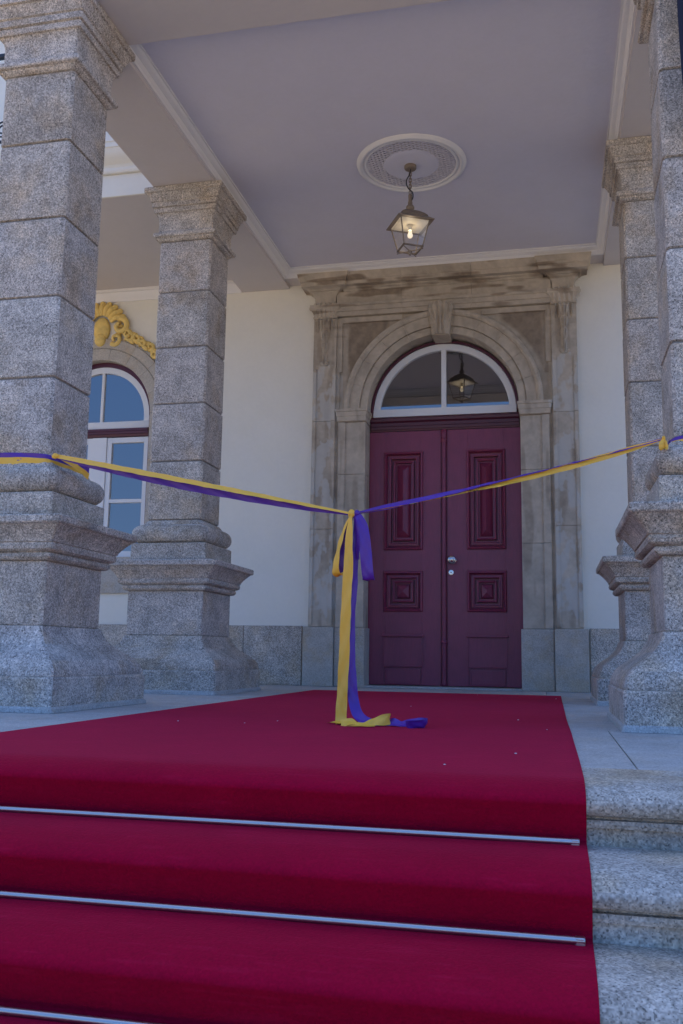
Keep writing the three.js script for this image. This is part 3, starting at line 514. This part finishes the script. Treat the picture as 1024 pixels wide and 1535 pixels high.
  const pl = new THREE.PointLight(new THREE.Color(1, .82, .56), 0.016, 0, 2); pl.position.set(0, .125, 0); pl.castShadow = true; t.add(pl);
}

// ---------------------------------------------------------------- carpet and its rods
{
  const X0 = -1.021, X1 = 1.146, prof = [], zb = 1.09;
  for (let z = zb; z < NOSE - .16; z += .08) prof.push([z, .0045]);
  for (let k = 0; k < 8; k++) {
    const y = -RISE * k + .0045, nz = NOSE + TREAD * k + .018, R = .16;
    if (k) for (const q of [.03, .06, .09, .12, .15]) prof.push([nz - TREAD - .018 + q - .01, y + (q < .05 ? .004 : 0)]);
    for (let i = 0; i <= 14; i++) { const a = Math.PI / 2 - i / 14 * (Math.PI / 2 + .06); prof.push([nz - R + R * Math.cos(a), y - .048 + .048 * Math.sin(a)]); }
    for (const q of [.06, .075, .09, .105, .12, .135]) prof.push([nz - .002 - (q - .05) * .42, y - q]);
    prof.push([nz - .038, y - RISE + .003]);
  }
  const nx = 90, pos = [], uv = [], idx = [], N = prof.length; let L = 0; const wr = mulberry(5), Lc = lattice(32, 55);
  for (let j = 0; j < N; j++) {
    if (j) L += Math.hypot(prof[j][0] - prof[j - 1][0], prof[j][1] - prof[j - 1][1]);
    for (let i = 0; i <= nx; i++) {
      const u = i / nx, wob = (vnoise(Lc, u * .3, L * .09) - .5) * (prof[j][0] > NOSE - .1 ? .008 : .001), ex = (i === 0 || i === nx) ? (vnoise(Lc, .5, L * .03) - .5) * .012 : 0;
      pos.push(mix(X0, X1, u) + ex, Math.max(prof[j][1] + Math.max(0, wob * .5), prof[j][1]), prof[j][0] + Math.max(0, wob)); uv.push(mix(X0, X1, u) / 1.3, L / 1.3);
    }
  }
  for (let j = 0; j < N - 1; j++) for (let i = 0; i < nx; i++) { const a = j * (nx + 1) + i; idx.push(a, a + nx + 1, a + 1, a + 1, a + nx + 1, a + nx + 2); }
  const g = new THREE.BufferGeometry(); 
  // turned-down edge so that the felt has thickness
  for (const [i, s] of [[0, -1], [nx, 1]]) for (let j = 0; j < N; j++) { const a = (j * (nx + 1) + i) * 3; pos.push(pos[a] + s * .0005, pos[a + 1] - .0045, pos[a + 2] - .003); uv.push(uv[(a / 3) * 2], uv[(a / 3) * 2 + 1]); if (j < N - 1) { const q = pos.length / 3 - 1; idx.push(a / 3, q, a / 3 + nx + 1, q, q + 1, a / 3 + nx + 1); } }
  g.setAttribute('position', new THREE.Float32BufferAttribute(pos, 3)); g.setAttribute('uv', new THREE.Float32BufferAttribute(uv, 2)); g.setIndex(idx); g.computeVertexNormals();
  const t = mesh('red_carpet', g, M.carpet, scene); t.userData = { label: 'crimson carpet runner from the doors down the porch steps', category: 'carpet', kind: 'thing' };
  const proto = thing('stair_rod', 'steel carpet rod at the first step below the porch floor', 'stair rod', [0, 0, 0], 'carpet rods on the steps');
  const rod = new THREE.CylinderGeometry(.0085, .0085, 2.13, 16); rod.rotateZ(Math.PI / 2); mesh('rod', rod, M.steel, proto);
  for (const s of [-1, 1]) { const e = new RoundedBoxGeometry(.022, .02, .022, 2, .004); e.translate(s * 1.055, -.002, -.003); mesh('bracket', e, M.steel, proto); }
  for (let k = 0; k < 7; k++) { const r = k ? proto.clone() : proto; if (k) { r.userData = { ...proto.userData, label: 'steel carpet rod at the ' + ['second', 'third', 'fourth', 'fifth', 'sixth', 'seventh'][k - 1] + ' step below the porch floor' }; r.name = numbered('stair_rod'); scene.add(r); } r.position.set(.066, -RISE * (k + 1) + .0155, NOSE + TREAD * k + .020); }
  const bits = []; for (const [x, z] of [[.759, 6.5], [-.3, 5.19], [-.2, 5.0], [1.046, 5], [.463, 1.385], [1.1, 1.75], [-.62, 5.2], [.9, 4.4], [.2, 3.4], [.95, 6.1]]) { const q = new THREE.IcosahedronGeometry(.0035 + .002 * rnd(), 0); q.scale(1, .35, 1); q.rotateY(rnd() * 6); q.translate(x, .007, z); bits.push(q); }
  const lint = mesh('lint', mergeGeometries(bits), M.whitePaint, scene); lint.userData = { label: 'tiny white specks of lint lying on the crimson carpet', category: 'lint', kind: 'stuff' };
}

// ---------------------------------------------------------------- ribbon
{
  const t = thing('ceremonial_ribbon', 'yellow and purple satin ribbon tied in a bow between the porch columns', 'ribbon', [0, 0, 0]);
  const V = (x, y, z) => new THREE.Vector3(x, y, z);
  let nStrip = 0;
  function strip(name, pts, widths, dirs, m, seg = 48, closedTh = .0008) {     // pts: Vector3[], widths: number[], dirs: Vector3[] (width direction), all keyed evenly
    const c = new THREE.CatmullRomCurve3(pts, false, 'centripetal'), pos = [], idx = [], uv = [], at = (a, s) => { const f = s * (a.length - 1), i = Math.min(a.length - 2, Math.floor(f)), k = f - i; const e = k * k * (3 - 2 * k); return a[0].isVector3 ? a[i].clone().lerp(a[i + 1], e) : mix(a[i], a[i + 1], e); };
    const W = 6, ph = (nStrip++) * 1.7; let len = 0, prev = null;
    for (let side = 0; side < 2; side++) { len = 0; prev = null; for (let i = 0; i <= seg; i++) {
      const s = i / seg, p = c.getPoint(s), tg = c.getTangent(s), d = at(dirs, s); d.addScaledVector(tg, -d.dot(tg)).normalize(); const nrm = tg.clone().cross(d).normalize(), w = at(widths, s);
      if (prev) len += p.distanceTo(prev); prev = p.clone();
      for (let k = 0; k <= W; k++) { const f = k / W - .5, q = p.clone().addScaledVector(d, f * w).addScaledVector(nrm, (side ? -1 : 1) * closedTh / 2 + .10 * w * (f * f - .08) + w * (.05 * Math.sin(len * 31 + f * 5 + ph) + .035 * Math.sin(len * 73 - f * 9 + ph * 2)) * Math.min(1, 8 * s * (1 - s))); pos.push(q.x, q.y, q.z); uv.push(f * w / .1, len / .1); }
    } }
    const S = (seg + 1) * (W + 1); for (let i = 0; i < seg; i++) for (let k = 0; k < W; k++) { const a = i * (W + 1) + k, b = a + W + 1; idx.push(a, b, a + 1, a + 1, b, b + 1, S + a, S + a + 1, S + b, S + a + 1, S + b + 1, S + b); }
    const g = new THREE.BufferGeometry(); g.setAttribute('position', new THREE.Float32BufferAttribute(pos, 3)); g.setAttribute('uv', new THREE.Float32BufferAttribute(uv, 2)); g.setIndex(idx); g.computeVertexNormals(); return mesh(name, g, m, t);
  }
  const K = pix(529, 771, 5.0), KZ = 5.0;
  const LA = pix(84, 684, 4.66), RA = pix(994, 658, 4.66);
  const up = V(0, 1, 0);
  const lerpP = (a, b, s, sag) => a.clone().lerp(b, s).add(V(0, -sag * 4 * s * (1 - s), 0));
  const path = (a, b, sag, off = V(0, 0, 0), n = 6) => Array.from({ length: n + 1 }, (_, i) => lerpP(a, b, i / n, sag).add(off.clone().multiplyScalar(Math.sin(Math.PI * (i / n) * .9 + .15))));
  // span to the column on the window side: yellow folded over the purple
  strip('yellow_span', path(LA, K, .012, V(0, .014, .016)), [.024, .032, .034, .032, .03, .024, .012], [V(0, 1, -.3), V(0, 1, -.5), V(0, 1, -.6), V(0, 1, -.7), V(0, 1, -.8), V(0, 1, -1), V(0, 1, -.6)], M.yellow, 60);
  strip('purple_span', path(LA, K, .012, V(0, -.014, -.006)), [.02, .034, .038, .04, .036, .03, .012], [V(0, 1, .3), V(0, 1, .5), V(0, 1, .6), V(0, 1, .5), V(0, 1, .5), V(0, 1, .5), V(0, 1, .5)], M.purple, 60);
  // span to the other column: purple near the bow, turning over to yellow
  strip('purple_span', path(K, RA, .022, V(0, .009, .002)), [.012, .028, .026, .024, .024, .024, .024, .024, .012], [V(0, 1, 0), V(0, 1, -.15), V(0, 1, -.5), V(0, .8, -1), V(0, .5, -1), V(0, .4, -1), V(0, .45, -1), V(0, .6, -1), V(0, 1, -.4)], M.purple, 64);
  strip('yellow_span', path(K, RA, .022, V(0, -.008, .004)), [.012, .02, .02, .024, .028, .03, .032, .03, .012], [V(0, .1, -1), V(0, .06, -1), V(0, .2, -1), V(0, .5, -1), V(0, 1, -.6), V(0, 1, -.3), V(0, 1, -.2), V(0, 1, -.2), V(0, 1, 0)], M.yellow, 64);
  // wraps round the columns
  const wr = (cx, inner, y, m, w, dir, dz, name, zb) => {
    const hx = .238 + dz, hz = .225 + dz, s = inner, cz = 4.365, P = [V(cx - s * hx, y + dir * .02, cz + hz * .3), V(cx - s * hx, y + dir * .015, cz + hz - .02), V(cx - s * (hx - .02), y + dir * .012, cz + hz), V(cx, y + dir * .006, cz + hz + .004), V(cx + s * (hx - .03), y, cz + hz), V(cx + s * hx, y - .004, cz + hz - .03), V(cx + s * hx, y - .012, cz), V(cx + s * hx, y - .016, cz - hz + .03)];
    strip(name, P, [w, w, w, w, w * .55, w * .5, w, w], [up, up, up, up, up, up, up, up], m, 72);
  };
  wr(-1.972, 1, LA.y + .016, M.purple, .05, .6, .010, 'purple_wrap'); wr(-1.972, 1, LA.y - .012, M.yellow, .055, .1, .014, 'yellow_wrap');
  wr(1.922, -1, RA.y + .01, M.purple, .055, .9, .010, 'purple_wrap'); wr(1.922, -1, RA.y - .002, M.yellow, .03, 2.4, .014, 'yellow_wrap');
  // small tuft where the ribbon meets the far column
  const kn = (p, r, m, sx = 1, sy = 1, sz = 1) => { const g = new THREE.SphereGeometry(r, 14, 10); const q = g.attributes.position, Ln = lattice(16, 3); for (let i = 0; i < q.count; i++) { const k = 1 + .3 * (vnoise(Ln, q.getX(i) * 18 + .5, q.getY(i) * 18 + q.getZ(i) * 9) - .5); q.setXYZ(i, q.getX(i) * k * sx, q.getY(i) * k * sy, q.getZ(i) * k * sz); } g.computeVertexNormals(); g.translate(p.x, p.y, p.z); mesh('knot', g, m, t); };
  kn(RA.clone().add(V(.002, .002, .012)), .010, M.yellow, .8, 1.1, .9); kn(LA.clone().add(V(0, 0, .006)), .017, M.yellow, 1.3, .9, .8);
  { const a = RA.clone().add(V(0, -.002, .014)); strip('tuft_loop', [a, a.clone().add(V(-.012, -.026, .014)), a.clone().add(V(-.008, -.052, .012)), a.clone().add(V(.006, -.05, .008)), a.clone().add(V(.006, -.02, .004)), a], [.012, .022, .028, .028, .02, .012], Array(6).fill(V(1, 0, .3)), M.yellow, 30);
    const b = LA.clone().add(V(.01, 0, .0)); strip('loose_end', [b, b.clone().add(V(.05, -.012, -.12)), b.clone().add(V(.06, -.03, -.26))], [.02, .04, .045], [up, up, up], M.purple, 20); strip('loose_end', [b, b.clone().add(V(.055, -.035, -.10)), b.clone().add(V(.07, -.075, -.24))], [.02, .03, .04], [up, up, up], M.yellow, 20); }
  // bow
  kn(K.clone().add(V(-.004, .0, .012)), .019, M.yellow, .9, 1.1, .8); kn(K.clone().add(V(.022, .004, .01)), .015, M.purple, 1, 1, .9);
  const k = (x, y, z = 0) => K.clone().add(V(x, y, z));
  strip('yellow_loop', [k(-.008, -.005, .012), k(-.034, -.06, .014), k(-.062, -.16, .008), k(-.08, -.25, .002), k(-.078, -.285, -.008), k(-.058, -.292, -.024), k(-.042, -.262, -.036), k(-.03, -.16, -.036), k(-.01, -.04, -.012)], [.012, .028, .04, .046, .046, .046, .046, .036, .014], [V(1, 0, 1.2), V(1, .1, 1.3), V(1, .1, 1.1), V(1, .1, .7), V(1, 0, .5), V(1, 0, .3), V(1, 0, .3), V(1, 0, .4), V(1, 0, .5)], M.yellow, 70);
  strip('purple_loop_lining', [k(-.004, -.01, .004), k(-.028, -.08, -.006), k(-.05, -.18, -.014), k(-.06, -.25, -.018), k(-.05, -.276, -.024)], [.014, .03, .04, .044, .044], [V(1, 0, -.3), V(1, 0, -.2), V(1, 0, -.1), V(1, 0, 0), V(1, 0, 0)], M.purple, 34);
  strip('purple_loop', [k(.012, .0, .01), k(.034, -.016, .022), k(.056, -.07, .026), k(.068, -.17, .022), k(.078, -.28, .014), k(.08, -.314, 0), k(.076, -.312, -.024), k(.064, -.26, -.036), k(.046, -.14, -.032), k(.018, -.02, -.008)], [.014, .034, .05, .056, .058, .058, .058, .052, .04, .014], [V(1, .9, 0), V(1, .7, -.3), V(1, .25, -.35), V(1, .05, -.2), V(1, .05, .1), V(1, .05, .1), V(1, .05, 0), V(1, .1, 0), V(1, .1, 0), V(1, .3, 0)], M.purple, 74);
  strip('purple_fold', [k(.008, -.004, .014), k(.022, -.05, .024), k(.03, -.14, .02), k(.03, -.22, .012)], [.012, .026, .034, .03], [V(1, .2, .6), V(1, .1, .9), V(1, 0, 1), V(1, 0, 1.2)], M.purple, 34);
  // tails
  const yb = .009;
  strip('yellow_tail', [k(-.006, -.01, .022), k(-.010, -.10, .028), k(-.014, -.26, .022), k(-.024, -.46, .018), k(-.029, -.66, .013), k(-.035, -.84, .016), V(K.x - .037, .07, KZ + .022), V(K.x - .036, .024, KZ + .03), V(K.x - .03, yb, KZ + .06), V(K.x - .012, yb + .004, KZ + .12)], [.016, .036, .048, .05, .051, .052, .052, .052, .05, .04], [V(1, 0, .2), V(1, 0, .3), V(1, .02, .1), V(1, .03, .22), V(1, .03, .02), V(1, .03, .12), V(1, .02, 0), V(1, 0, -.1), V(1, .0, -.4), V(.8, 0, -.8)], M.yellow, 110);
  strip('yellow_tail_end', [V(K.x - .012, .014, KZ + .13), V(K.x + .02, .02, KZ + .135), V(K.x + .06, .016, KZ + .16), V(K.x + .095, .014, KZ + .15), V(K.x + .135, .024, KZ + .12), V(K.x + .18, .034, KZ + .10), V(K.x + .20, .034, KZ + .06), V(K.x + .17, .014, KZ + .02)], [.05, .052, .034, .03, .042, .05, .05, .05], [V(.7, .7, -.5), V(.5, .8, -.8), V(.1, .4, -1), V(-.2, .3, -1), V(-.2, .8, -.8), V(0, 1, -.35), V(0, 1, -.1), V(0, .6, -.9)], M.yellow, 64);
  strip('yellow_scrap', [V(K.x - .10, yb, KZ + .05), V(K.x - .06, yb + .004, KZ + .06), V(K.x - .02, yb, KZ + .05)], [.004, .03, .05], [V(0, 0, 1), V(0, .2, -1), V(0, 0, -1)].map((d, i) => i ? d : V(0, 0, -1)), M.yellow, 16);
  strip('yellow_scrap', [V(K.x + .02, yb, KZ + .22), V(K.x + .08, yb + .003, KZ + .20), V(K.x + .15, yb, KZ + .17)], [.004, .022, .03], [V(0, 0, -1), V(0, .15, -1), V(0, 0, -1)], M.yellow, 16);
  strip('purple_tail', [k(.014, -.01, .002), k(.016, -.12, -.002), k(.013, -.3, -.006), k(.006, -.5, -.010), k(.004, -.7, -.006), V(K.x + .006, .2, KZ - .004), V(K.x + .016, .11, KZ + .0), V(K.x + .04, .05, KZ + .02), V(K.x + .085, .022, KZ + .05), V(K.x + .13, .016, KZ + .07), V(K.x + .19, .02, KZ + .04)], [.014, .032, .034, .026, .036, .046, .05, .05, .05, .05, .046], [V(1, 0, -.4), V(1, 0, -.8), V(1, 0, -1.1), V(1, 0, -1.4), V(1, 0, -.7), V(1, .1, -.3), V(.9, .3, -.3), V(.8, .6, -.5), V(.5, .7, -.9), V(.2, .5, -1), V(0, .3, -1)], M.purple, 110);
  strip('purple_tail_end', [V(K.x + .17, .016, KZ + .04), V(K.x + .21, .022, KZ + .07), V(K.x + .255, .014, KZ + .075), V(K.x + .30, .024, KZ + .05), V(K.x + .345, .026, KZ + .06), V(K.x + .372, .026, KZ + .10), V(K.x + .358, .024, KZ + .15), V(K.x + .31, .022, KZ + .165), V(K.x + .285, .02, KZ + .14)], [.046, .05, .05, .046, .042, .04, .04, .036, .03], [V(0, .3, -1), V(.2, .8, -.8), V(0, .3, -1), V(0, .7, -.8), V(.1, 1, -.4), V(.3, 1, .1), V(.1, 1, .5), V(0, 1, .5), V(0, 1, .3)], M.purple, 70);
}

// ---------------------------------------------------------------- banner beside the right-hand front column
{
  const p = pix(1019, 20, 4.86), q = pix(1022, 168, 4.86), t = thing('navy_banner', 'dark navy cloth banner hanging down the front of a porch column', 'banner', [p.x, 4.3, 4.86]);
  const nx = 40, ny = 30, pos = [], idx = []; const H = 4.3 - q.y;
  for (let j = 0; j <= ny; j++) for (let i = 0; i <= nx; i++) { const u = i / nx, v = j / ny; pos.push(.30 * u + .012 * Math.sin(v * 3.1) * -1 * (1 - u) + .012 * (v > .9 ? (v - .9) * 8 * (1 - u) : 0), -H * v - .05 * u, .018 * Math.sin(u * 22 + v) * (0.4 + v)); }
  for (let j = 0; j < ny; j++) for (let i = 0; i < nx; i++) { const a = j * (nx + 1) + i; idx.push(a, a + nx + 1, a + 1, a + 1, a + nx + 1, a + nx + 2); }
  mesh('cloth', geo(pos, idx, null), M.navy, t);
  const r = new THREE.CylinderGeometry(.01, .01, .34, 10); r.rotateZ(Math.PI / 2); r.translate(.15, .008, 0); mesh('hanging_rod', r, M.iron, t);
  const c = new THREE.BoxGeometry(.02, .02, .2); c.translate(.15, .008, -.1); mesh('bracket', c, M.iron, t);
}

renderer.render(scene, camera);
